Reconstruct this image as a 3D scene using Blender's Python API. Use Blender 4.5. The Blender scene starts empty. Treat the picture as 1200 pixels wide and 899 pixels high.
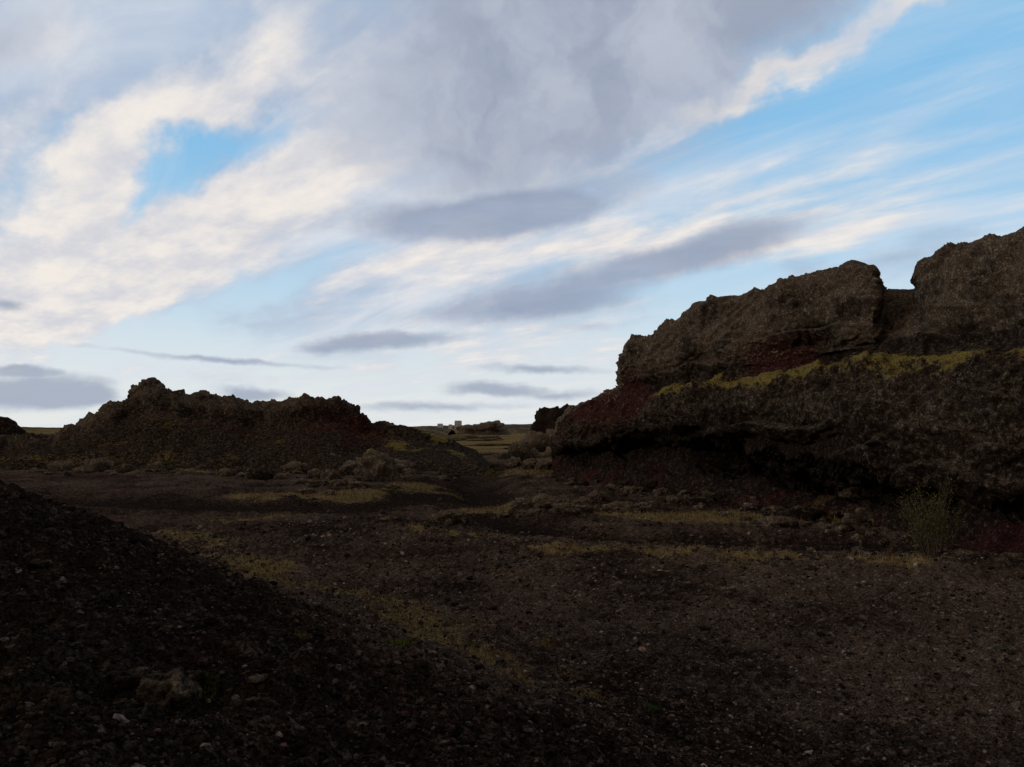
import bpy, math, random, bmesh
import numpy as np
from mathutils import Vector
random.seed(4); rng=np.random.default_rng(7)
sc=bpy.context.scene
# ------------------------------------------------------------------ camera survey
W,H=1200.0,899.0
F=942.0; PITCH=math.atan((501-449.5)/F); CZ=3.0
def ray(px,py):
    a=(px-600)/F; b=(449.5-py)/F
    c,s=math.cos(PITCH),math.sin(PITCH)
    return np.array([a, c-b*s, s+b*c])
def at(px,py,d):
    r=ray(px,py); return np.array([0,0,CZ])+r*(d/r[1])
def G(px,py):
    r=ray(px,py); t=-CZ/r[2]; return (r[0]*t,r[1]*t)
# ------------------------------------------------------------------ noise
P=np.random.default_rng(3).permutation(256); P=np.concatenate([P,P,P])
GR=np.random.default_rng(5).normal(size=(256,3)); GR/=np.linalg.norm(GR,axis=1)[:,None]
def perlin(x,y,z):
    xi=np.floor(x).astype(np.int64); yi=np.floor(y).astype(np.int64); zi=np.floor(z).astype(np.int64)
    xf=x-xi; yf=y-yi; zf=z-zi
    u=xf*xf*xf*(xf*(xf*6-15)+10); v=yf*yf*yf*(yf*(yf*6-15)+10); w=zf*zf*zf*(zf*(zf*6-15)+10)
    xi&=255; yi&=255; zi&=255
    def g(i,j,k):
        h=P[(P[(P[(xi+i)&255]+yi+j)&255]+zi+k)&255]
        gg=GR[h]; return gg[...,0]*(xf-i)+gg[...,1]*(yf-j)+gg[...,2]*(zf-k)
    def L(a,b,t): return a+t*(b-a)
    x00=L(g(0,0,0),g(1,0,0),u); x10=L(g(0,1,0),g(1,1,0),u)
    x01=L(g(0,0,1),g(1,0,1),u); x11=L(g(0,1,1),g(1,1,1),u)
    return L(L(x00,x10,v),L(x01,x11,v),w)*1.5
def fbm(x,y,z,s,o=4,g=0.5):
    t=0;a=1;f=1.0/s
    for i in range(o):
        t=t+a*perlin(x*f+i*17.3,y*f+i*9.1,z*f+i*5.7); a*=g; f*=2.03
    return t
def ridged(x,y,z,s,o=4,g=0.5):
    t=0;a=1;f=1.0/s
    for i in range(o):
        t=t+a*(1-2*np.abs(perlin(x*f+i*13.3,y*f+i*7.1,z*f+i*3.7))); a*=g; f*=2.1
    return t
def sstep(a,b,x):
    t=np.clip((x-a)/(b-a),0,1); return t*t*(3-2*t)
def terrace(t,n,e=0.3):
    t=t*n; k=np.floor(t); return (k+sstep(e,1-e,t-k))/n
def bump(v,c,w): return np.exp(-((v-c)/w)**2)
# ------------------------------------------------------------------ mesh helper
def mesh_obj(name,v,f,mat,col=None,smooth=False):
    v=np.ascontiguousarray(v,dtype=np.float32); f=np.ascontiguousarray(f,dtype=np.int32)
    n=f.shape[1]; me=bpy.data.meshes.new(name)
    me.vertices.add(len(v)); me.vertices.foreach_set('co',v.ravel())
    me.loops.add(f.size); me.loops.foreach_set('vertex_index',f.ravel())
    me.polygons.add(len(f)); me.polygons.foreach_set('loop_start',np.arange(len(f),dtype=np.int32)*n)
    me.update(calc_edges=True)
    me.polygons.foreach_set('use_smooth',np.full(len(f),smooth))
    if col is not None:
        at_=me.attributes.new('masks','FLOAT_COLOR','POINT')
        c=np.ones((len(v),4),dtype=np.float32); c[:,:3]=col
        at_.data.foreach_set('color',c.ravel())
    ob=bpy.data.objects.new(name,me); sc.collection.objects.link(ob)
    me.materials.append(mat); return ob
def grid_faces(nu,nv,wrap=False):
    i=np.arange(nu if wrap else nu-1)[:,None]; j=np.arange(nv-1)[None,:]
    i2=(i+1)%nu
    a=i*nv+j; b=i2*nv+j; c=i2*nv+j+1; d=i*nv+j+1
    return np.stack([a+0*j,b+0*j,c+0*j,d+0*j],-1).reshape(-1,4)
# ------------------------------------------------------------------ materials
def N(nt,t,**k):
    n=nt.nodes.new(t)
    for a,b in k.items(): setattr(n,a,b)
    return n
def math_(nt,op,a,b=None,clamp=False):
    n=N(nt,'ShaderNodeMath',operation=op); n.use_clamp=clamp
    for i,x in enumerate((a,b)):
        if x is None: continue
        if isinstance(x,(int,float)): n.inputs[i].default_value=x
        else: nt.links.new(x,n.inputs[i])
    return n.outputs[0]
def mix(nt,f,a,b,mode='MIX'):
    n=N(nt,'ShaderNodeMix',data_type='RGBA',blend_type=mode)
    for idx,x in ((0,f),(6,a),(7,b)):
        if isinstance(x,(int,float)): n.inputs[idx].default_value=x
        elif isinstance(x,tuple): n.inputs[idx].default_value=(*x,1)
        else: nt.links.new(x,n.inputs[idx])
    return n.outputs[2]
def mrange(nt,x,a,b,c=0.0,d=1.0,smooth=True):
    n=N(nt,'ShaderNodeMapRange'); n.interpolation_type='SMOOTHSTEP' if smooth else 'LINEAR'
    nt.links.new(x,n.inputs[0])
    for i,v in enumerate((a,b,c,d)): n.inputs[1+i].default_value=v
    return n.outputs[0]
def noise(nt,vec,s,det=5,rough=0.6,col=False):
    n=N(nt,'ShaderNodeTexNoise'); n.inputs['Scale'].default_value=s
    n.inputs['Detail'].default_value=det; n.inputs['Roughness'].default_value=rough
    nt.links.new(vec,n.inputs['Vector']); return n.outputs['Color' if col else 'Fac']
def mrange_col(nt,x):
    r=N(nt,'ShaderNodeValToRGB'); nt.links.new(x,r.inputs[0])
    r.color_ramp.elements[0].position=0.36; r.color_ramp.elements[0].color=(0.25,0.25,0.25,1)
    r.color_ramp.elements[1].position=0.64; r.color_ramp.elements[1].color=(1.4,1.4,1.4,1)
    return r.outputs[0]
def earth_mat(name,dark,light,red,moss,fine=1.0,bump_=0.6,lich=0.5,lichc=(0.2,0.19,0.15)):
    m=bpy.data.materials.new(name); m.use_nodes=True; nt=m.node_tree
    nt.nodes.clear(); bs=N(nt,'ShaderNodeBsdfDiffuse'); out=N(nt,'ShaderNodeOutputMaterial'); nt.links.new(bs.outputs[0],out.inputs[0])
    geo=N(nt,'ShaderNodeNewGeometry'); pos=geo.outputs['Position']
    at_=N(nt,'ShaderNodeAttribute',attribute_name='masks')
    sep=N(nt,'ShaderNodeSeparateColor'); nt.links.new(at_.outputs['Color'],sep.inputs[0])
    mo,re,li=sep.outputs[0],sep.outputs[1],sep.outputs[2]
    n2=noise(nt,pos,5*fine,3,0.75); n3=noise(nt,pos,24*fine,2,0.8)
    a=math_(nt,'ADD',math_(nt,'MULTIPLY',n2,0.8),math_(nt,'MULTIPLY',li,0.55))
    c=mix(nt,mrange(nt,a,0.35,0.95),dark,light)
    rr=math_(nt,'ADD',re,math_(nt,'MULTIPLY',math_(nt,'SUBTRACT',n2,0.5),1.1))
    c=mix(nt,mrange(nt,rr,0.3,1.0,0,0.88),c,red)
    v=N(nt,'ShaderNodeTexVoronoi'); v.inputs['Scale'].default_value=15*fine; nt.links.new(pos,v.inputs['Vector'])
    sv=N(nt,'ShaderNodeSeparateColor'); nt.links.new(v.outputs['Color'],sv.inputs[0])
    sp=math_(nt,'MULTIPLY',mrange(nt,sv.outputs[0],0.55,0.95),mrange(nt,n2,0.42,0.62))
    sp=math_(nt,'MULTIPLY',sp,math_(nt,'ADD',math_(nt,'MULTIPLY',li,lich),0.24*lich))
    c=mix(nt,sp,c,lichc)
    mm=math_(nt,'ADD',mo,math_(nt,'MULTIPLY',math_(nt,'SUBTRACT',n2,0.5),1.6))
    mm=math_(nt,'MULTIPLY',mrange(nt,mm,0.25,1.0),mrange(nt,mo,0.02,0.25))
    c=mix(nt,mm,c,moss)
    c=mix(nt,1.0,c,mrange_col(nt,n3),'MULTIPLY')
    nt.links.new(c,bs.inputs['Color'])
    b2=N(nt,'ShaderNodeBump'); b2.inputs['Strength'].default_value=bump_; b2.inputs['Distance'].default_value=0.06/fine
    nt.links.new(noise(nt,pos,17*fine,3,0.8),b2.inputs['Height'])
    nt.links.new(b2.outputs[0],bs.inputs['Normal'])
    return m
M_ground=earth_mat('volcanic_gravel',(0.020,0.0140,0.0115),(0.115,0.078,0.058),(0.085,0.042,0.033),(0.25,0.18,0.08),1.6,1.0,0.75,(0.25,0.20,0.16))
M_rock=earth_mat('lava_rock',(0.024,0.0170,0.0135),(0.155,0.118,0.087),(0.066,0.0215,0.021),(0.27,0.21,0.065),1.0,1.0,0.8,(0.35,0.30,0.22))
def attr_mat(name,rough=0.9):
    m=bpy.data.materials.new(name); m.use_nodes=True; nt=m.node_tree
    nt.nodes.clear(); bs=N(nt,'ShaderNodeBsdfDiffuse'); out=N(nt,'ShaderNodeOutputMaterial'); nt.links.new(bs.outputs[0],out.inputs[0])
    a=N(nt,'ShaderNodeAttribute',attribute_name='masks')
    geo=N(nt,'ShaderNodeNewGeometry')
    n=noise(nt,geo.outputs['Position'],40,2)
    c=mix(nt,1.0,a.outputs['Color'],mrange_col(nt,n),'MULTIPLY')
    nt.links.new(c,bs.inputs['Color'])
    return m
M_peb=attr_mat('scoria_pebbles'); M_grass=attr_mat('dry_grass_blades')
# ------------------------------------------------------------------ terrain
def seg_dist(x,y,pts):
    d=np.full(x.shape,1e9)
    for (ax,ay),(bx,by) in zip(pts[:-1],pts[1:]):
        vx,vy=bx-ax,by-ay; t=np.clip(((x-ax)*vx+(y-ay)*vy)/(vx*vx+vy*vy+1e-9),0,1)
        d=np.minimum(d,np.hypot(x-ax-t*vx,y-ay-t*vy))
    return d
PL=lambda L:[G(*p) for p in L]
path1=PL([(520,519),(540,535),(560,552),(555,568),(470,585),(400,596),(200,590),(0,585)])
path2=PL([(545,588),(620,618),(760,628),(900,632),(1060,640),(1300,650)])
path1b=PL([(560,560),(575,578),(560,598),(640,618)])
strip1=PL([(205,622),(240,640),(330,682),(450,716),(540,752),(620,790),(720,832)])
strip2=PL([(440,618),(560,640),(650,650),(830,659),(1000,664),(1250,668)])
strip3=PL([(270,612),(360,606),(450,596),(540,588)])
band1=PL([(590,588),(700,600),(830,605),(930,607),(1045,610)])
band2=PL([(320,582),(400,582),(470,575),(535,568)])
band3=PL([(565,548),(600,553),(655,556)])
band4=PL([(20,550),(120,555),(230,556)])
def terrain(x,y,fine=True):
    z0=np.zeros_like(x); r=np.hypot(x,y)
    h=0.14*fbm(x,y,z0,9,3)+0.25*fbm(x,y,z0+4,30,2)*sstep(15,60,r)+0.8*fbm(x,y,z0+9,160,3)*sstep(80,400,r)
    wx=x+0.5*fbm(x,y,z0+50,3,2); wy=y+0.5*fbm(x,y,z0+60,3,2)
    p=np.exp(-(np.minimum(seg_dist(wx,wy,path2),seg_dist(wx,wy,path1b))/1.3)**4)
    p1=np.exp(-(seg_dist(wx,wy,path1)/2.2)**4)
    h-=0.38*p+0.28*p1
    h+=0.2*np.exp(-(seg_dist(x,y,strip2)/0.8)**2)
    s=-(x-1.5)*0.776-(y-7.1)*0.63; ss=np.logaddexp(0,s*2)/2
    m=2.3*(1-np.exp(-np.minimum(ss,30)/4))*(1-sstep(10,21,y))*(1-sstep(14,40,-x))*(1-sstep(15,40,-y))
    m+=1.45*np.exp(-((x+8.5)**2+(y-7)**2)/18)
    h+=m
    mm=np.clip(m,0,1)
    if fine:
        rough=1-0.75*np.maximum(p,p1)
        k=(1-sstep(40,120,r))*rough
        h+=k*(0.09*fbm(x,y,z0+2,0.9,3)+(0.055+0.03*mm)*ridged(x,y,z0+7,0.36,3)*0.6+0.06*fbm(x,y,z0+17,0.22,2)+0.022*fbm(x,y,z0+3,0.1,2))
        h+=mm*0.12*fbm(x,y,z0+12,1.6,3)
    return h
def masks(x,y):
    z0=np.zeros_like(x); r=np.hypot(x,y)
    n=fbm(x,y,z0+20,3.0,4); nf=fbm(x,y,z0+26,0.7,3)
    wx=x+0.5*fbm(x,y,z0+50,3,2); wy=y+0.5*fbm(x,y,z0+60,3,2)
    vx_=wx+0.55*fbm(x,y,z0+70,1.5,4); vy_=wy+0.55*fbm(x,y,z0+75,1.5,4)
    def b(pl,w): return np.exp(-(seg_dist(vx_,vy_,pl)/w)**2)
    g=0.74*b(strip1,0.65)+0.85*b(strip2,0.40)+0.6*b(strip3,0.5)+1.1*b(band1,1.4)+1.2*b(band2,1.9)+1.1*b(band3,3)+0.7*b(band4,2.5)
    az=np.arctan2(x,y)
    far=sstep(62,90,r)*(0.9+0.35*sstep(-0.14,-0.05,az))
    p1=np.exp(-(seg_dist(wx,wy,path1)/2.2)**4); p2=np.exp(-(np.minimum(seg_dist(wx,wy,path2),seg_dist(wx,wy,path1b))/1.3)**4)
    p=np.maximum(p1,p2)
    g=g*(0.85+1.0*n+0.7*nf)
    g=np.maximum(g,far*(0.9+1.0*fbm(x,y,z0+31,22,4)))*(1-0.8*p1)
    g+=0.4*np.clip(n-0.25,0,1)*(r<60)+0.35*np.clip(n+0.3*nf-0.12,0,1)*sstep(0,3,x)*sstep(16,20,r)*(r<60)*(1-0.6*p)
    red=0.30+0.45*fbm(x,y,z0+40,7,3)
    li=0.47+0.6*n+0.25*sstep(0,8,x)*(r<30)+0.25*nf
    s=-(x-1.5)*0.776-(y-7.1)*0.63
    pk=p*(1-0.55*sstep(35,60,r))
    li=(li-0.5*sstep(0.5,3,s))*(1-0.95*pk); red=red*(1-0.8*p)  # mound slope darkened: its shade put into the colour; path is darker gravel
    return np.clip(np.stack([g,red,li],-1),0,1.2)
front=np.linspace(-0.68,0.68,1000); back=np.linspace(0.68,2*math.pi-0.68,80)[1:-1]
th=np.concatenate([front,back])
r=np.concatenate([np.linspace(0.0,2.6,10)[0:-1],np.geomspace(2.6,70,780),np.geomspace(70,9000,120)[1:]])
T,R=np.meshgrid(th,r,indexing='ij'); X=np.sin(T)*R; Y=np.cos(T)*R
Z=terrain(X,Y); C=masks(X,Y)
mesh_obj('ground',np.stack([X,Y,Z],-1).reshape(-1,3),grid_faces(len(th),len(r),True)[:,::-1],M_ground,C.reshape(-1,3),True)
# ------------------------------------------------------------------ surveyed rock masses
def gsmooth(A,sig,axis):
    k=int(sig*3)+1; w=np.exp(-0.5*(np.arange(-k,k+1)/sig)**2); w/=w.sum()
    A=np.moveaxis(A,axis,0); Pd=np.concatenate([np.repeat(A[:1],k,0),A,np.repeat(A[-1:],k,0)])
    out=sum(w[i]*Pd[i:i+len(A)] for i in range(2*k+1)); return np.moveaxis(out,0,axis)
def loft(stations,nu,nv,su,sv,rows_w=None):
    K=[]
    for px,prof in stations:
        K.append([at(px,500,p[0])*[1,1,0]+[0,0,-0.6] if p[1] is None else at(px,p[1],p[0]) for p in prof])
    K=np.array(K)
    d=np.linalg.norm(np.diff(K[:,2:6].mean(1),axis=0),axis=1)+0.6
    u=np.concatenate([[0],np.cumsum(d)]); uu=np.linspace(0,u[-1],nu)
    nr=K.shape[1]
    A=np.stack([[np.interp(uu,u,K[:,j,c]) for c in range(3)] for j in range(nr)])
    A=np.moveaxis(A,2,0)
    w=np.array(rows_w if rows_w else [1]*(nr-1),float); v=np.concatenate([[0],np.cumsum(w)]); v/=v[-1]
    vv=np.linspace(0,1,nv)
    idx=np.clip(np.searchsorted(v,vv,side='right')-1,0,nr-2); t=(vv-v[idx])/(v[idx+1]-v[idx])
    B=A[:,idx]*(1-t)[None,:,None]+A[:,idx+1]*t[None,:,None]
    B=gsmooth(B,su,0); B=gsmooth(B,sv,1)
    V=np.broadcast_to(np.interp(vv,v,np.arange(nr))[None,:],(nu,nv))
    pxs=np.broadcast_to(np.interp(uu,u,[s[0] for s in stations])[:,None],(nu,nv))
    return B,V,pxs
def normals(B):
    du=np.gradient(B,axis=0); dv=np.gradient(B,axis=1); n=np.cross(du,dv)
    return n/(np.linalg.norm(n,axis=-1,keepdims=True)+1e-9)
Cl=[
(648,[(47,None),(48,545),(49,535),(49,530),(49.5,525),(50,520),(51,515),(51.5,512),(52,512),(54,516),(58,None)]),
(662,[(45,None),(46.5,552),(48.5,532),(46.3,522),(46.5,505),(47.5,494),(49,490),(50,488),(51,486),(54,490),(62,None)]),
(690,[(42,None),(44,550),(47.5,532),(43.5,522),(43.5,500),(45,482),(47,476),(48,473),(49.5,471),(54,474),(64,None)]),
(727,[(38.5,None),(41,552),(45,524),(40,512),(40,492),(42,472),(44,460),(45.5,457),(47,455),(54,458),(66,None)]),
(733,[(38,None),(40.5,553),(44.5,523),(39.5,508),(39.5,490),(41.5,470),(43.5,452),(43.3,428),(44.2,404),(52,412),(66,None)]),
(770,[(35,None),(38,558),(42.5,520),(36.8,500),(37,485),(39,468),(41,450),(41,420),(42,388),(50,400),(64,None)]),
(830,[(31,None),(34,562),(39.5,526),(32.8,504),(33,480),(34.5,455),(37.5,440),(37.0,400),(38.3,358),(46,375),(60,None)]),
(848,[(30,None),(33,564),(38.5,530),(31.6,508),(31.7,480),(33.2,452),(36.4,438),(36.0,396),(37.3,342),(45,370),(59,None)]),
(865,[(29.5,None),(32.3,565),(37.8,532),(30.8,510),(30.7,480),(32.4,450),(35.6,436),(35.2,394),(36.5,349),(44,366),(58,None)]),
(900,[(28,None),(30.5,568),(36.5,540),(29,516),(28.8,482),(30.5,445),(34,432),(33.7,388),(35,338),(43,355),(56,None)]),
(960,[(26,None),(28.5,580),(34,562),(26.5,534),(26.0,490),(28,438),(32,424),(31.5,378),(33,321),(41,345),(54,None)]),
(1000,[(24.5,None),(26.8,588),(32.2,571),(24.8,545),(24.4,495),(26.5,434),(30.3,415),(29.8,374),(31.2,309),(39,335),(51,None)]),
(1026,[(23.5,None),(25.5,592),(31,575),(23.6,552),(23.4,500),(25.5,432),(29.5,412),(29.0,370),(30.2,312),(38,335),(50,None)]),
(1032,[(23.2,None),(25.2,592),(30.6,577),(23.4,554),(23.2,500),(25.2,430),(29.2,410),(30.5,380),(32,345),(38,350),(50,None)]),
(1076,[(21.8,None),(23.6,595),(27.5,580),(22.2,560),(22.0,500),(24,426),(27,408),(28.5,378),(30.5,340),(36,344),(49,None)]),
(1083,[(21.5,None),(23.3,595),(27,580),(22.0,562),(21.8,500),(23.8,425),(26.8,406),(27.6,340),(28.2,304),(36,325),(49,None)]),
(1100,[(21.1,None),(22.8,598),(26,583),(21.7,566),(21.5,500),(23.3,423),(26.2,404),(27,340),(27.8,294),(36,320),(48,None)]),
(1140,[(20,None),(21.5,608),(23.2,590),(21,575),(20.7,500),(22,418),(24.7,400),(25,345),(26.5,288),(34,310),(46,None)]),
(1200,[(18.2,None),(19.5,620),(20.2,600),(19.7,585),(19.3,505),(20.5,412),(23,392),(23.5,335),(24.5,274),(32,300),(44,None)]),
(1300,[(16,None),(17.2,620),(18,600),(17.8,580),(17.5,505),(18.5,400),(21,380),(21.5,310),(22.5,250),(30,280),(42,None)]),
(1500,[(13.5,None),(14.7,640),(15.5,600),(15.6,560),(15.8,490),(16.5,380),(18,350),(18.3,260),(19,190),(25,260),(36,None)]),
(1900,[(11,None),(11.6,640),(12,600),(12.2,560),(12.4,530),(12.7,500),(13,480),(13.3,450),(14,430),(17,460),(22,None)]),
]
B,V,PX=loft(Cl,1200,410,4,4,[1.3,1.5,1.6,1.2,1.5,1.3,1.4,1.7,1.6,0.8])
n=normals(B)
if n[600,200,1]>0: n=-n
x,y,z=B[...,0],B[...,1],B[...,2]
scree=1-sstep(0.9,1.6,V); upper=sstep(6.0,6.5,V)
crag=(1-0.75*scree)*(1-0.5*bump(PX,1055,30)*(V>6.5))
led=bump(V,5.5,0.45)
big=fbm(x,y,z*1.3,3.2,3)
blk=terrace(fbm(x+0.3*big,y,z*1.5+3,1.9,2),2.6,0.36); blk2=terrace(fbm(x,y,z*1.6+8,0.6,2),2.6,0.38)
lay=z/0.95+0.8*fbm(x,y,z*0.5+30,5,2)+0.05*y
fr=lay-np.floor(lay); saw=np.where(fr<0.9,(fr/0.9)**1.3,1-(fr-0.9)/0.1)
lamp=np.clip(0.75+0.9*fbm(x,y,z*0.7+44,3.5,2),0.1,1.4)
mid=ridged(x,y,z*1.5,0.9,4,0.6); fi=fbm(x,y,z*1.4,0.26,3,0.65)
rv=np.clip(0.7+0.8*fbm(x,y,z+66,2.6,2),0.15,1.4)
disp=crag*(1-0.4*led)*((0.36-0.04*upper)*big+(0.46-0.10*upper)*blk+0.38*lamp*(saw-0.45)+rv*(0.09*blk2+0.10*(mid-0.7)))+0.055*rv*fi*(0.6+0.4*crag)+scree*0.08*ridged(x,y,z,0.5,3)
B2=B+n*disp[...,None]
nn=normals(B2)
if nn[600,200,1]>0: nn=-nn
up=np.clip(nn[...,2],0,1); ns=fbm(x,y,z,1.6,4); nl=fbm(x,y,z,5,3)
rp=np.clip(bump(PX,925,46)+0.7*bump(PX,716,46),0,1)
moss=(bump(V,5.2,0.40)*sstep(745,785,PX)*(1.15+0.9*nl+0.8*ns)*(1-0.35*sstep(1000,1100,PX))+0.25*bump(V,4.8,0.7)*sstep(1000,1060,PX)*(0.4+ns))*(0.35+0.9*up)
moss+=0.2*up*sstep(0.2,0.7,ns+0.1)*(V>3)+0.3*bump(V,8.6,0.6)*up*(0.6+ns)
moss+=0.7*scree*sstep(0.0,0.5,ns+0.4*nl)*sstep(880,980,PX)*(1-sstep(1080,1120,PX))
red=1.5*bump(V,6.1,0.85)*rp*(0.85+0.6*ns)
red+=0.9*bump(V,5.0,0.8)*bump(PX,716,52)*(0.85+0.6*ns)+0.3*bump(V,4.2,1.0)*sstep(0,0.5,nl+0.2)
red+=0.42*scree*(0.7+ns)+0.15*sstep(1090,1170,PX)*(V<5)*(0.5+ns)+0.19+0.24*ns
moss*=1-0.9*np.clip((red-0.55)*2,0,1)
li=0.85*upper*(0.75+0.5*ns)+0.2*bump(V,4.3,0.9)+0.25*up*(V>2.5)+0.2*ns*(V>2.5)
li*=1-0.9*bump(V,2.0,0.8)  # overhang shade painted in: rock colour darkened around the recess
cm=np.clip(np.stack([moss,red,li],-1),0,1.2)
mesh_obj('lava_cliff',B2.reshape(-1,3),grid_faces(B2.shape[0],B2.shape[1]),M_rock,cm.reshape(-1,3),True)
# left hill
crest=[(-160,530),(-80,524),(0,520),(30,513),(60,509),(90,501),(112,488),(130,478),(150,470),(157,458),(177,447),(188,450),(194,458),(207,459),(222,466),(262,470),(300,475),(345,472),(395,467),(410,476),(428,487),(440,496),(470,500),(500,507),(530,517),(560,532),(575,546)]
Hs=[]
for px,c in crest:
    d0=54; lo=541 if c<535 else 548; f=lambda t:lo+(c-lo)*t
    Hs.append((px,[(d0,None),(d0+2,lo),(d0+4.5,f(0.30)),(d0+6,f(0.52)),(d0+7.5,f(0.66)),(d0+8.3,f(0.9)),(d0+10,c),(d0+14,c+5),(d0+26,None)]))
B,V,PX=loft(Hs,950,240,3,3)
n=normals(B)
if n[500,100,1]>0: n=-n
x,y,z=B[...,0],B[...,1],B[...,2]
top=sstep(3.0,4.5,V); ns=fbm(x,y,z,2.4,4)
k=sstep(420,480,PX); cr=1-0.5*bump(V,6,0.7)
lay=z/1.1+0.9*fbm(x,y,z*0.5+30,6,2); fr=lay-np.floor(lay); saw=np.where(fr<0.9,(fr/0.9)**1.3,1-(fr-0.9)/0.1)
disp=0.8*fbm(x,y,z*1.2,4.5,3)*(0.5+0.5*top)*cr+(0.1+0.18*top)*(ridged(x,y,z*1.4,1.5,4)-0.7)+0.66*top*cr*terrace(fbm(x,y,z*1.5+5,2.2,2),2.5,0.38)+0.38*top*cr*(saw-0.4)+0.08*fbm(x,y,z,0.4,3)
disp=disp*(1-0.6*k)
B2=B+n*disp[...,None]
nn=normals(B2)
if nn[500,100,1]>0: nn=-nn
up=np.clip(nn[...,2],0,1)
red=0.25+0.38*ns+0.7*bump(PX,400,55)*bump(V,4,1.8)+0.35*bump(PX,270,60)*bump(V,3.5,1.0)
moss=0.5*up*sstep(0.0,0.6,ns)*(V>2)+0.5*bump(V,1.2,0.6)*(0.4+ns)*(PX<330)+0.3*k*(0.5+ns)
li=0.55*top*(0.6+ns)*(PX<410)+0.16
mesh_obj('lava_hill',B2.reshape(-1,3),grid_faces(B2.shape[0],B2.shape[1]),M_rock,np.clip(np.stack([moss,red,li],-1),0,1.2).reshape(-1,3),True)
# ------------------------------------------------------------------ boulders
def ico(sub):
    bm=bmesh.new(); bmesh.ops.create_icosphere(bm,subdivisions=sub,radius=1); bm.verts.ensure_lookup_table()
    v=np.array([p.co[:] for p in bm.verts]); f=np.array([[q.index for q in p.verts] for p in bm.faces]); bm.free(); return v,f
I1,F1=ico(1); I2,F2=ico(2); I3,F3=ico(3); I5,F5=ico(5); I4,F4=ico(4)
def boulder(cx,cy,cz,rx,ry,rz,seed,lvl=5):
    v,f={5:(I5,F5),4:(I4,F4),3:(I3,F3)}[lvl]
    q=v*1.0+seed*7.7
    q2=fbm(q[:,0],q[:,1],q[:,2],1.1,3); q3=ridged(q[:,0],q[:,1],q[:,2]*1.3,0.7,4); q4=fbm(q[:,0],q[:,1],q[:,2],0.16,3)
    q5=terrace(fbm(q[:,0],q[:,1],q[:,2]*1.2,0.9,2),2.5)
    d=1+0.35*q2+0.4*q5+0.14*(q3-0.7)+0.05*q4
    p=np.sign(v)*np.abs(v)**0.8*d[:,None]*[rx,ry,rz]
    up=np.clip(v[:,2],0,1)
    ms=np.stack([0.5*up*(0.4+q2),0.12+0.25*q2,0.4+0.45*up+0.3*q2],-1)
    return p+[cx,cy,cz],f,np.clip(ms,0,1.2)
def join(name,parts):
    o=0;Fs=[]
    for v,f,c in parts: Fs.append(f+o); o+=len(v)
    return mesh_obj(name,np.concatenate([p[0] for p in parts]),np.concatenate(Fs),M_rock,np.concatenate([p[2] for p in parts]),True)
def boulder_group(name,items,tweak=None):
    parts=[]
    for i,(px,pyb,w,h) in enumerate(items):
        gx,gy=G(px,pyb); s=gy/F
        gz=float(terrain(np.array([gx]),np.array([gy]),False)[0])
        rx=w*s/2; rz=h*s*0.62
        v,f,c=boulder(gx,gy+rx*0.5,gz+rz*0.4,rx,rx*0.8,rz,i*1.37+len(name)*0.9+px*.01,5 if w>14 else 4)
        if tweak: c=c*np.array(tweak)
        parts.append((v,f,c))
    return join(name,parts)
boulder_group('lava_boulders',[(345,556,26,14),(368,560,20,12),(385,566,24,16),(392,551,34,20),(412,557,28,18),(437,566,46,36),(425,540,30,18),(405,543,22,12),(455,556,20,16),(372,572,22,10),(400,574,26,12),(350,568,16,8),(330,562,14,8),(470,548,14,9),(448,536,22,14),(360,580,18,8),(385,580,14,7),(418,575,20,10),(478,556,14,8),(492,545,12,7)],(1,1,1.3))
boulder_group('lava_boulders',[(612,541,26,24),(628,535,34,28),(648,545,26,20),(603,549,18,12),(640,552,26,14),(622,551,20,12),(655,530,30,28),(590,538,14,9),(578,546,12,7)],(1.2,1,1.15))
boulder_group('lava_boulders',[(528,618,34,19),(512,612,12,6)],(1,1,1.1))
boulder_group('lava_boulders',[(645,597,34,16),(668,601,40,14),(612,590,18,9),(684,594,20,11),(729,600,38,13),(757,597,20,10),(700,588,20,12),(790,592,16,9),(590,596,12,6),(820,600,16,8),(775,584,16,10),(742,580,18,11),(850,606,14,7),(880,600,16,9),(630,600,16,7),(810,582,14,10)],(1,1,1.25))
boulder_group('rock_outcrop',[(643,514,36,38),(632,514,22,18),(656,512,24,34)],(0.2,0.8,0.05))
boulder_group('rock_outcrop',[(-14,541,56,44)],(0.3,1.5,0.1))
boulder_group('rock_outcrop',[(565,510,52,17)],(1.3,1,1.6))
parts=[]
for i in range(330):
    if i<210:
        px=rng.uniform(650,1230); df=np.interp(px,[c[0] for c in Cl],[c[1][0][0] for c in Cl]); d=df+rng.normal(0,1.4)*(0.5+df/40)
    else:
        px=rng.uniform(40,540); d=54+rng.uniform(-8,2)
    p=at(px,500,d); sz=math.exp(rng.normal(math.log(0.115),0.55))*(1 if i<210 else 1.5)
    gz=float(terrain(np.array([p[0]]),np.array([p[1]]),False)[0])+(0.3*max(0,(d-df)/2) if i<210 else 0)
    v_,f_,c_=boulder(p[0],p[1],gz+sz*.2,sz*rng.uniform(.8,1.5),sz,sz*.7,i*1.91,3)
    c_[:,2]*=rng.uniform(0,1.3); parts.append((v_,f_,c_))
join('scree_rubble',parts)
def place(px,py,tmax=30):
    r=ray(px,py); t=np.linspace(1,tmax,3000); p=np.array([0,0,CZ])[None]+r[None]*t[:,None]
    h=terrain(p[:,0],p[:,1],False); i=np.argmax(p[:,2]<h); return p[i]
parts=[]
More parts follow.
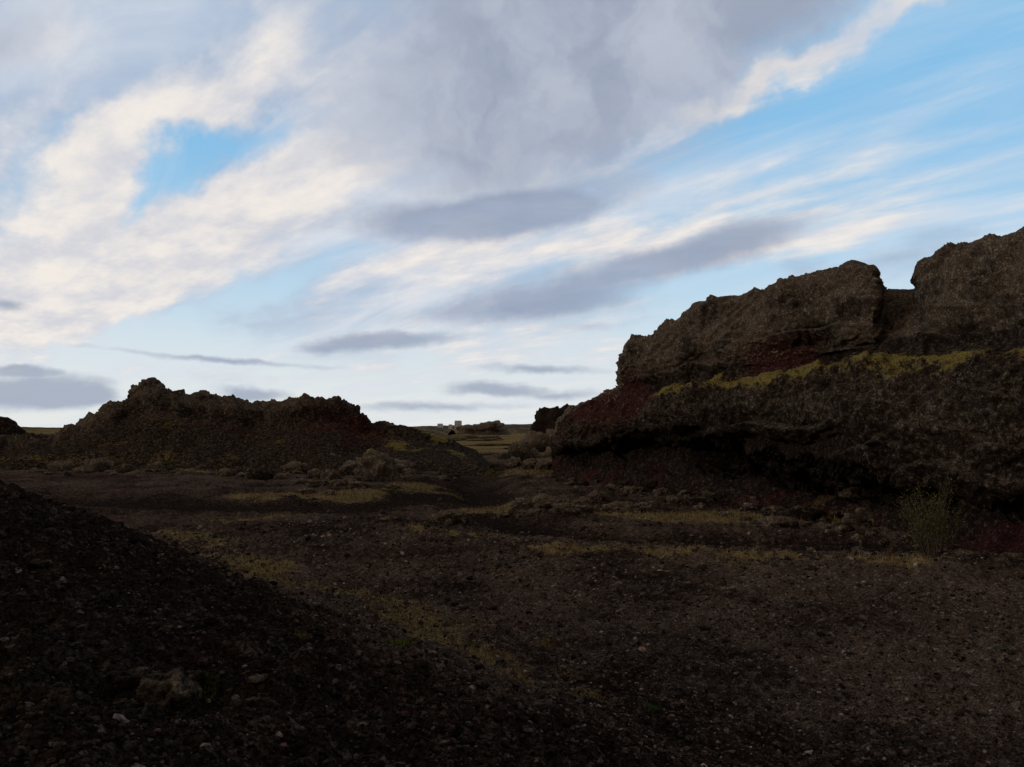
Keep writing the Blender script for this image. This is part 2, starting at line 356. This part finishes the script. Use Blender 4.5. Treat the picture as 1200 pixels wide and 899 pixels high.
for i,(px,py,w,h,lc) in enumerate([(185,842,62,56,.35),(150,815,50,36,.3),(366,797,17,14,1.2),(60,840,36,26,.2),(260,770,26,16,.3),(475,795,50,20,.1),(300,835,30,18,.2),(100,760,30,18,.2),(45,665,22,12,.4),(225,800,24,16,.3),(420,860,28,16,.3),(560,845,20,10,.3),(120,885,40,20,.3),(330,885,26,16,.2)]):
    p=place(px,py); s=p[1]/F; v,f,c=boulder(p[0],p[1]+w*s*.3,p[2]+h*s*.15,w*s/2,w*s*.4,h*s/2,i*2.3+1,5 if i<6 else 4)
    c[:,2]*=lc; c[:,0]*=.7; parts.append((v,f,c))
join('foreground_stones',parts)
# ------------------------------------------------------------------ gravel
def scatter(name,base,faces,pos,size,col,mat,flat=0.7):
    n=len(pos); k=len(base)
    ax=rng.normal(size=(n,3)); ax/=np.linalg.norm(ax,axis=1)[:,None]; an=rng.uniform(0,6.28,n)
    jit=1+rng.uniform(-0.28,0.28,(n,k,1)); v=base[None]*jit*(1+rng.uniform(-.35,.35,(n,1,3)))
    c=np.cos(an)[:,None,None]; s=np.sin(an)[:,None,None]; a=ax[:,None,:]
    v=v*c+np.cross(np.broadcast_to(a,v.shape),v)*s+a*(v*a).sum(-1,keepdims=True)*(1-c)
    v[...,2]*=flat
    v=v*size[:,None,None]+pos[:,None,:]
    f=(faces[None]+(np.arange(n)*k)[:,None,None]).reshape(-1,faces.shape[1])
    return mesh_obj(name,v.reshape(-1,3),f,mat,np.repeat(col,k,axis=0),False)
n=56000
a=rng.uniform(-0.66,0.66,n); rr=np.exp(rng.uniform(math.log(2.6),math.log(26),n))
x=np.sin(a)*rr; y=np.cos(a)*rr
sz=np.exp(rng.normal(math.log(0.0092),0.5,n))*(0.55+rr/11)
z=terrain(x,y)+sz*0.2
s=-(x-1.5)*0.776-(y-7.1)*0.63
br=np.exp(rng.normal(0,0.75,n))*0.055*(1-0.62*sstep(0.5,3,s)); br=np.clip(br,0.01,0.3)  # pebbles on the mound slope darkened to match its painted shade
tint=np.stack([np.full(n,1.15),np.full(n,0.91),np.full(n,0.76)],-1); rd=rng.random(n)<0.15
tint[rd]=[1.3,0.8,0.65]
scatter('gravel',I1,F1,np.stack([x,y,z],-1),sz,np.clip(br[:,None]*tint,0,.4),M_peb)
n=1500
a=rng.uniform(-0.66,0.66,n); rr=np.exp(rng.uniform(math.log(3),math.log(45),n)); x=np.sin(a)*rr; y=np.cos(a)*rr
sz=np.exp(rng.normal(math.log(0.02),0.4,n))*(0.7+rr/20)
br=np.clip(np.exp(rng.normal(0,0.5,n))*0.045,0.015,0.18)
scatter('loose_stones',I2,F2,np.stack([x,y,terrain(x,y)+sz*.1],-1),sz,br[:,None]*np.array([[1.15,0.92,0.78]]),M_peb)
# ------------------------------------------------------------------ grass
def blades(name,pos,hgt,wid,col,lean=0.5,mat=None):
    n=len(pos); az=rng.uniform(0,6.28,n); la=rng.uniform(0,6.28,n); l=rng.uniform(0.1,lean,n)
    d=np.stack([np.cos(az),np.sin(az),0*az],-1)*wid[:,None]/2
    L=np.stack([np.cos(la)*l,np.sin(la)*l,np.ones(n)],-1)*hgt[:,None]
    mid_=pos+L*[0.35,0.35,0.55]
    v=np.stack([pos-d,pos+d,mid_+d*.7,mid_-d*.7,pos+L],1)
    base=(np.arange(n)*5)[:,None]
    f=np.concatenate([base+np.array([[0,1,2]]),base+np.array([[0,2,3]]),base+np.array([[3,2,4]])])
    return mesh_obj(name,v.reshape(-1,3),f,mat or M_grass,np.repeat(col,5,axis=0),False)
n=600000
a=rng.uniform(-0.62,0.62,n); rr=np.exp(rng.uniform(math.log(4.5),math.log(75),n)); x=np.sin(a)*rr; y=np.cos(a)*rr
g=masks(x,y)[:,0]+0.25*fbm(x,y,x*0+90,0.3,2); keep=(rng.random(n)<np.clip((g-0.33)*0.65,0,1))
x,y,rr=x[keep],y[keep],rr[keep]; n=len(x)
hg=rng.uniform(0.025,0.085,n)*(1+rr/30); wd=0.004+rr*0.0006
cb=rng.random((n,1)); col=(np.array([[0.34,0.25,0.14]])*(1-cb)+np.array([[0.16,0.13,0.06]])*cb)*rng.uniform(0.4,1.2,(n,1))
blades('dry_grass',np.stack([x,y,terrain(x,y)-0.01],-1),hg,wd,col)
print('grass',n)
tp=[];tc_=[]
for px,py,wpx,cc_ in [(465,778,26,(0.16,0.2,0.04)),(770,838,18,(0.1,0.15,0.04)),(352,772,14,(0.2,0.17,0.05)),(640,760,30,(0.28,0.2,0.08)),(700,822,40,(0.28,0.2,0.08)),(560,735,40,(0.26,0.19,0.08)),(245,800,14,(0.12,0.12,0.04)),(600,800,36,(0.24,0.17,0.07)),(670,790,50,(0.26,0.19,0.08))]:
    p=place(px,py); s_=p[1]/F*wpx*.5
    k=500; q=rng.normal(size=(k,2))*s_*.55+[p[0],p[1]]; tp.append(q); tc_.append(np.tile([cc_],(k,1))*rng.uniform(.4,1.2,(k,1)))
q=np.concatenate(tp); cc_=np.concatenate(tc_); k=len(q)
blades('moss_tufts',np.stack([q[:,0],q[:,1],terrain(q[:,0],q[:,1])-.008],-1),rng.uniform(.02,.06,k),np.full(k,.007),cc_,1.0)
# ------------------------------------------------------------------ shrubs
def shrub(name,px,py,hpx,wpx,leaves,cols,stems=26,leaf=0.03):
    gx,gy=G(px,py); s=gy/F; h=hpx*s; w=wpx*s/2
    gz=float(terrain(np.array([gx]),np.array([gy]),False)[0])-0.03
    root=bpy.data.objects.new(name,None); sc.collection.objects.link(root); root.location=(gx,gy,gz)
    V_,F_=[],[];tips=[];o=0
    def tube(p0,p1,p2,r0,r1):
        nonlocal o
        ts=np.linspace(0,1,7); pts=[(1-t)**2*p0+2*t*(1-t)*p1+t*t*p2 for t in ts]
        for k,(t,p) in enumerate(zip(ts,pts)):
            rr_=r0+(r1-r0)*t
            for q in range(4):
                an=q*math.pi/2; V_.append(p+np.array([math.cos(an)*rr_,math.sin(an)*rr_,0]))
            if k:
                for q in range(4):
                    b0=o+(k-1)*4;F_.append([b0+q,b0+(q+1)%4,b0+4+(q+1)%4,b0+4+q])
        o+=28; return pts
    for i in range(stems):
        an=rng.uniform(0,6.28); rad=w*math.sqrt(rng.random()); hh=h*rng.uniform(0.5,1.0)*(1-0.3*(rad/w)**2)
        p2=np.array([math.cos(an)*rad,math.sin(an)*rad,hh]); p0=np.array([math.cos(an)*rad*.2,math.sin(an)*rad*.2,0]); p1=np.array([p2[0]*.45,p2[1]*.45,hh*.6])
        pts=tube(p0,p1,p2,0.006+0.004*h,0.002); tips+=pts[2:]
        for _ in range(4):
            q=pts[rng.integers(2,6)]; e=q+np.array([rng.normal()*w*.22,rng.normal()*w*.22,rng.uniform(.05,.2)*h])
            tips+=tube(q,(q+e)/2+[0,0,.02],e,0.003,0.0015)[2:]
    br=mesh_obj('branches',np.array(V_),np.array(F_),M_grass,np.tile([[0.1,0.08,0.055]],(len(V_),1)))
    tips=np.array(tips); id_=rng.integers(0,len(tips),leaves)
    p=tips[id_]+rng.normal(size=(leaves,3))*0.035*h
    d1=rng.normal(size=(leaves,3)); d1/=np.linalg.norm(d1,axis=1)[:,None]; d2=np.cross(d1,rng.normal(size=(leaves,3))); d2/=np.linalg.norm(d2,axis=1)[:,None]
    L=leaf*rng.uniform(.6,1.3,(leaves,1))
    v=np.stack([p-d1*L,p-d2*L*.4,p+d1*L,p+d2*L*.4],1).reshape(-1,3); f=np.arange(leaves*4).reshape(-1,4)
    cc=np.array(cols)[rng.integers(0,len(cols),leaves)]*rng.uniform(.6,1.2,(leaves,1))
    lf=mesh_obj('leaves',v,f,M_grass,np.repeat(cc,4,axis=0))
    br.parent=root; lf.parent=root; return root
gr=[(0.15,0.15,0.055),(0.22,0.19,0.07),(0.1,0.11,0.045)]; ye=[(0.4,0.25,0.05),(0.28,0.2,0.06),(0.15,0.12,0.04)]
shrub('willow_shrub',1092,652,104,84,3200,gr,50,0.022)
shrub('small_shrub',785,633,14,30,900,ye,16,0.02)
shrub('small_shrub',1168,602,18,26,700,[(0.25,0.18,0.05),(0.12,0.1,0.03)],12,0.02)
shrub('small_shrub',128,556,20,34,1200,[(0.24,0.18,0.07),(0.16,0.12,0.05)],20,0.06)
shrub('small_shrub',192,553,12,22,700,[(0.24,0.18,0.07),(0.14,0.1,0.04)],14,0.05)
shrub('small_shrub',1040,662,10,18,300,[(0.35,0.1,0.03),(0.2,0.08,0.03)],8,0.015)
shrub('small_shrub',575,556,14,26,700,[(0.3,0.22,0.06),(0.15,0.12,0.04)],14,0.04)
# ------------------------------------------------------------------ distant things
def simple(name,c,rough=.8):
    m=bpy.data.materials.new(name); m.use_nodes=True; nt=m.node_tree; b=nt.nodes['Principled BSDF']
    g=N(nt,'ShaderNodeNewGeometry'); nn_=noise(nt,g.outputs['Position'],0.3,4)
    nt.links.new(mix(nt,nn_,tuple(x*.85 for x in c),tuple(x*1.1 for x in c)),b.inputs['Base Color']); b.inputs['Roughness'].default_value=rough; return m
M_wall=simple('pale_render',(0.6,0.6,0.6)); M_win=simple('window_glass',(0.05,0.06,0.08),.2); M_roof=simple('roof_felt',(0.1,0.1,0.11))
def box(name,cx,cy,cz,sx,sy,sz,mat,parent):
    v=np.array([[i,j,k] for i in(-.5,.5) for j in(-.5,.5) for k in(-.5,.5)])*[sx,sy,sz]+[cx,cy,cz]
    f=np.array([[0,1,3,2],[4,6,7,5],[0,4,5,1],[2,3,7,6],[0,2,6,4],[1,5,7,3]])
    o_=mesh_obj(name,v,f,mat); o_.parent=parent; return o_
for px,wpx,top_ in ((516,6,497),(537,8,493.5),(528,4,498)):
    d=1500; cx=(px-600)/F*d; w=wpx/F*d; h=CZ+(501-top_)/F*d+2
    e=bpy.data.objects.new('apartment_building',None); sc.collection.objects.link(e); e.location=(cx,d,-2)
    box('walls',0,0,h/2,w,12,h,M_wall,e); box('roof',0,0,h+0.4,w*.9,10,0.8,M_roof,e)
    fl=max(2,int(h/3))
    for k in range(fl):
        for q in range(max(2,int(w/3))):
            box('window',-w/2+1.6+q*3,-6.02,1.8+k*3,1.5,.06,1.4,M_win,e)
M_far=earth_mat('heath',(0.06,0.05,0.045),(0.14,0.12,0.09),(0.08,0.05,0.05),(0.24,0.18,0.09),0.05,0.3)
def ridge(name,d,depth,pts,moss_):
    xs=np.linspace((pts[0][0]-600)/F*d,(pts[-1][0]-600)/F*d,500)
    tops=np.interp(xs,[(p[0]-600)/F*d for p in pts],[CZ+(501-p[1])/F*d for p in pts])
    tops=tops+fbm(xs,xs*0,xs*0+d,d*0.02,4)*d*0.0006
    ys=np.linspace(-1,1,40); XX,YY=np.meshgrid(xs,ys,indexing='ij')
    ZZ=-1+(tops[:,None]+1)*(1-YY**2)**0.7+fbm(XX,YY*depth,0*XX,depth*.4,4)*depth*0.012
    mk=np.zeros(XX.shape+(3,)); mk[...,0]=moss_+0.3*fbm(XX,YY*depth,0*XX,depth*.3,3); mk[...,1]=.2; mk[...,2]=.5
    mesh_obj(name,np.stack([XX,YY*depth+d,ZZ],-1).reshape(-1,3),grid_faces(500,40),M_far,np.clip(mk,0,1.2).reshape(-1,3),True)
ridge('distant_hill',300,25,[(430,504),(455,501),(480,500),(500,500),(515,501),(530,504)],.5)
ridge('distant_hill',420,40,[(555,504),(580,500),(600,498.5),(640,497),(700,497),(760,503)],.5)
ridge('distant_hill',2600,300,[(380,502),(450,500),(560,499),(610,497.5),(650,496.5),(720,497),(900,503)],.2)
ridge('distant_hill',2800,300,[(-400,503),(-200,500),(60,501.5)],.2)
parts=[]
for i in range(40):
    px=rng.uniform(440,680); d=math.exp(rng.uniform(math.log(80),math.log(260))); p=at(px,500,d); sz=rng.uniform(.4,1.2)*d/120
    gz=float(terrain(np.array([p[0]]),np.array([p[1]]),False)[0])
    v_,f_,c_=boulder(p[0],p[1],gz,sz*rng.uniform(1.2,3),sz*1.3,sz*.35,i*3.1+5,4); c_[:,0]+=.3; c_[:,2]*=.7; parts.append((v_,f_,c_))
join('heath_hummocks',parts)
# ------------------------------------------------------------------ sky
w=bpy.data.worlds.new('sky'); sc.world=w; w.use_nodes=True; nt=w.node_tree; nt.nodes.clear()
SUN_EL,SUN_AZ=math.radians(13),math.radians(-108)
sk=N(nt,'ShaderNodeTexSky'); sk.sky_type='NISHITA'; sk.sun_disc=False; sk.sun_elevation=SUN_EL; sk.sun_rotation=SUN_AZ%(2*math.pi)
tc=N(nt,'ShaderNodeTexCoord'); nv=N(nt,'ShaderNodeVectorMath',operation='NORMALIZE'); nt.links.new(tc.outputs['Generated'],nv.inputs[0])
sx=N(nt,'ShaderNodeSeparateXYZ'); nt.links.new(nv.outputs[0],sx.inputs[0]); dx,dy,dz=sx.outputs
az=math_(nt,'ARCTAN2',dx,dy); el=math_(nt,'ARCSINE',dz)
def comb(a,b,c=0.0):
    n=N(nt,'ShaderNodeCombineXYZ')
    for i,x in enumerate((a,b,c)):
        if isinstance(x,float): n.inputs[i].default_value=x
        else: nt.links.new(x,n.inputs[i])
    return n.outputs[0]
p0=comb(az,el)
def vm(op,a,b=None):
    n=N(nt,'ShaderNodeVectorMath',operation=op)
    nt.links.new(a,n.inputs[0])
    if b is not None:
        if isinstance(b,tuple): n.inputs[1].default_value=b
        else: nt.links.new(b,n.inputs[1])
    return n.outputs[0]
wv=vm('SUBTRACT',noise(nt,p0,5,5,0.6,True),(0.5,0.5,0.5)); wv=vm('MULTIPLY',wv,(0.24,0.16,0.0))
pw=vm('ADD',p0,wv)
wv2=vm('MULTIPLY',vm('SUBTRACT',noise(nt,p0,14,4,0.6,True),(0.5,0.5,0.5)),(0.07,0.022,0.0)); pw2=vm('ADD',p0,wv2)
den=math_(nt,'ADD',math_(nt,'MAXIMUM',dz,0.0),0.10)
qx=math_(nt,'DIVIDE',dx,den); qy=math_(nt,'DIVIDE',dy,den)
A=math.radians(41)
along=math_(nt,'ADD',math_(nt,'MULTIPLY',qx,-math.sin(A)),math_(nt,'MULTIPLY',qy,math.cos(A)))
acr=math_(nt,'ADD',math_(nt,'MULTIPLY',qx,math.cos(A)),math_(nt,'MULTIPLY',qy,math.sin(A)))
qs=comb(math_(nt,'MULTIPLY',along,0.30),acr)
qs=vm('ADD',qs,vm('MULTIPLY',vm('SUBTRACT',noise(nt,qs,1.5,2,0.5,True),(0.5,0.5,0.5)),(0.6,0.6,0.0)))
nst=noise(nt,qs,2.1,7,0.58)
nsf=noise(nt,comb(math_(nt,'MULTIPLY',along,0.5),acr),4.6,6,0.62)
nh=noise(nt,vm('MULTIPLY',p0,(3.0,13.0,1.0)),2.2,5,0.6)
nb=noise(nt,pw,7,5,0.55)
def blobs(lst,vec):
    tot=None
    for cx,cy,rx,ry,rot,st in lst:
        r_=ray(cx,cy); r_=r_/np.linalg.norm(r_); a_=math.atan2(r_[0],r_[1]); e_=math.asin(r_[2]); k=r_[1]
        m=N(nt,'ShaderNodeMapping',vector_type='TEXTURE'); nt.links.new(vec,m.inputs[0])
        m.inputs['Location'].default_value=(a_,e_,0); m.inputs['Rotation'].default_value=(0,0,math.radians(rot)); m.inputs['Scale'].default_value=(rx/F*k,ry/F*k,1)
        g=N(nt,'ShaderNodeTexGradient',gradient_type='SPHERICAL'); nt.links.new(m.outputs[0],g.inputs[0])
        t=N(nt,'ShaderNodeMath',operation='MULTIPLY_ADD'); nt.links.new(g.outputs['Fac'],t.inputs[0]); t.inputs[1].default_value=st
        if tot is None: t.inputs[2].default_value=0
        else: nt.links.new(tot,t.inputs[2])
        tot=t.outputs[0]
    return tot
def plus(x,nz,amp): return math_(nt,'ADD',x,math_(nt,'MULTIPLY',math_(nt,'SUBTRACT',nz,0.5),amp))
S=10.0
def col(r,g,b):
    f=lambda c:((c/255+0.055)/1.055)**2.4*S
    return (f(r),f(g),f(b))
c=mix(nt,0.80,sk.outputs[0],col(142,203,246))
lo=mrange(nt,el,math.radians(20),math.radians(3))
c=mix(nt,math_(nt,'MULTIPLY',lo,0.88),c,col(213,228,236))
c=mix(nt,math_(nt,'MULTIPLY',mrange(nt,el,math.radians(9),math.radians(0)),0.65),c,col(240,236,227))
c=mix(nt,math_(nt,'MULTIPLY',mrange(nt,nst,0.36,0.68),0.6),c,col(216,225,236))
# broad cloud bank
Bk=[(120,120,520,330,20,1.5),(480,150,480,330,0,1.4),(400,330,420,110,5,.7),(700,50,400,180,15,1.2)]
Bl=[(290,172,130,54,34,1.45),(180,240,160,38,46,1.45),(345,325,180,40,18,1.3),(110,150,180,24,50,.8),(130,395,240,40,0,1.0),(620,300,120,30,0,.5),(430,120,120,20,40,.5)]
bl=blobs(Bl,pw)
mb=plus(plus(math_(nt,'SUBTRACT',blobs(Bk,pw),bl),nst,1.5),nsf,.8)
c=mix(nt,mrange(nt,mb,-0.15,1.2,0,0.88),c,mix(nt,mrange(nt,nst,0.35,0.65),col(172,186,209),col(216,222,232)))
Wt=[(90,250,400,140,42,1.5),(290,110,370,120,45,1.15),(250,290,340,66,32,1.5),(330,205,190,45,38,1.2),(60,330,320,56,12,0.8),
    (890,88,370,26,22,1.7),(1060,8,200,24,22,1.2),(900,240,330,70,12,.9),(960,280,240,40,10,.6),(690,298,260,44,0,1.1),(470,320,260,50,10,1.1),(620,395,340,50,5,.7),(60,60,240,90,45,.4)]
mw=plus(plus(math_(nt,'SUBTRACT',blobs(Wt,pw),math_(nt,'MULTIPLY',bl,.8)),nst,2.6),nsf,1.7)
aw=mrange(nt,mw,0.0,1.45)
wc=mix(nt,mrange(nt,nsf,0.33,0.68),col(212,213,220),col(243,236,229))
c=mix(nt,aw,c,wc)
Gy=[(670,30,470,220,8,1.7),(570,150,330,110,10,.75),(850,-20,330,110,14,1.1),(0,40,190,120,35,.8),(640,225,260,40,5,.3)]
ag=mrange(nt,plus(plus(blobs(Gy,pw),nst,1.1),nb,0.5),0.1,1.3,0,0.9)
c=mix(nt,ag,c,mix(nt,mrange(nt,nb,0.35,0.65),col(152,161,181),col(182,189,204)))
Dk=[(545,256,230,36,3,1.9),(650,238,170,34,10,1.0),(730,318,260,38,12,1.3),(620,362,220,28,3,1.0),(1050,300,180,34,8,.8),(840,290,150,34,12,.8)]
ad=mrange(nt,plus(plus(blobs(Dk,pw2),nb,1.2),nh,0.9),0.1,1.25,0,0.85)
c=mix(nt,ad,c,mix(nt,nh,col(126,140,166),col(168,180,202)))
St=[(450,401,150,14,4,1.7),(260,421,200,6,-3,1.3),(630,434,120,9,-2,1.5),(572,455,70,12,0,1.6),(300,462,60,12,-6,1.5),(38,458,110,32,0,2.1),(25,433,50,9,0,1.6),(120,468,70,14,0,.9),(650,462,110,11,0,1.2),(530,476,160,9,0,1.1),(5,357,40,12,-5,1.3),(700,380,130,14,5,.8)]
ast=mrange(nt,plus(plus(blobs(St,pw2),nh,1.6),nb,1.1),0.15,1.35,0,0.78)
c=mix(nt,ast,c,col(150,162,184))
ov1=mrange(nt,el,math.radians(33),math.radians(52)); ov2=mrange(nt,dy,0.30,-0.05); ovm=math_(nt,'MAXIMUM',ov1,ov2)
added_deck=mix(nt,noise(nt,nv.outputs[0],2.5,3,.5),col(108,100,96),col(154,144,136))
bgA=N(nt,'ShaderNodeBackground'); bgA.inputs[1].default_value=0.1; nt.links.new(c,bgA.inputs[0])
bgB=N(nt,'ShaderNodeBackground'); bgB.inputs[1].default_value=0.1; nt.links.new(added_deck,bgB.inputs[0])
# unseen dark cloud added overhead and behind the viewer to dim ambient light
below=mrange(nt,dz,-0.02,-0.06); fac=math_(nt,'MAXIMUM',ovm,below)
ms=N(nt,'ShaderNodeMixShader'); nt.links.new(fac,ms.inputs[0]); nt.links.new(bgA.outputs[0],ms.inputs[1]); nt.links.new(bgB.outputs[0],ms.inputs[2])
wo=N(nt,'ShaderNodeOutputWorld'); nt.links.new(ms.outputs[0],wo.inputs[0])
try: w.cycles.sampling_method='NONE'
except Exception as ex: print(ex)
# ------------------------------------------------------------------ sun
sl=bpy.data.lights.new('sun','SUN'); sl.energy=0.55; sl.angle=math.radians(10); sl.color=(1,0.84,0.68)
so=bpy.data.objects.new('sun',sl); sc.collection.objects.link(so)
d=Vector((math.sin(SUN_AZ)*math.cos(SUN_EL),math.cos(SUN_AZ)*math.cos(SUN_EL),math.sin(SUN_EL)))
so.rotation_euler=d.to_track_quat('Z','Y').to_euler(); so.location=(-30,-10,20)
# ------------------------------------------------------------------ camera
cd=bpy.data.cameras.new('camera'); co=bpy.data.objects.new('camera',cd); sc.collection.objects.link(co)
cd.sensor_width=36; cd.lens=36*F/W; cd.clip_end=20000; cd.clip_start=0.05
co.location=(0,0,CZ); co.rotation_euler=(math.pi/2+PITCH,0,0); sc.camera=co
sc.view_settings.view_transform='Standard'; sc.view_settings.look='None'; sc.view_settings.exposure=0; sc.view_settings.gamma=1
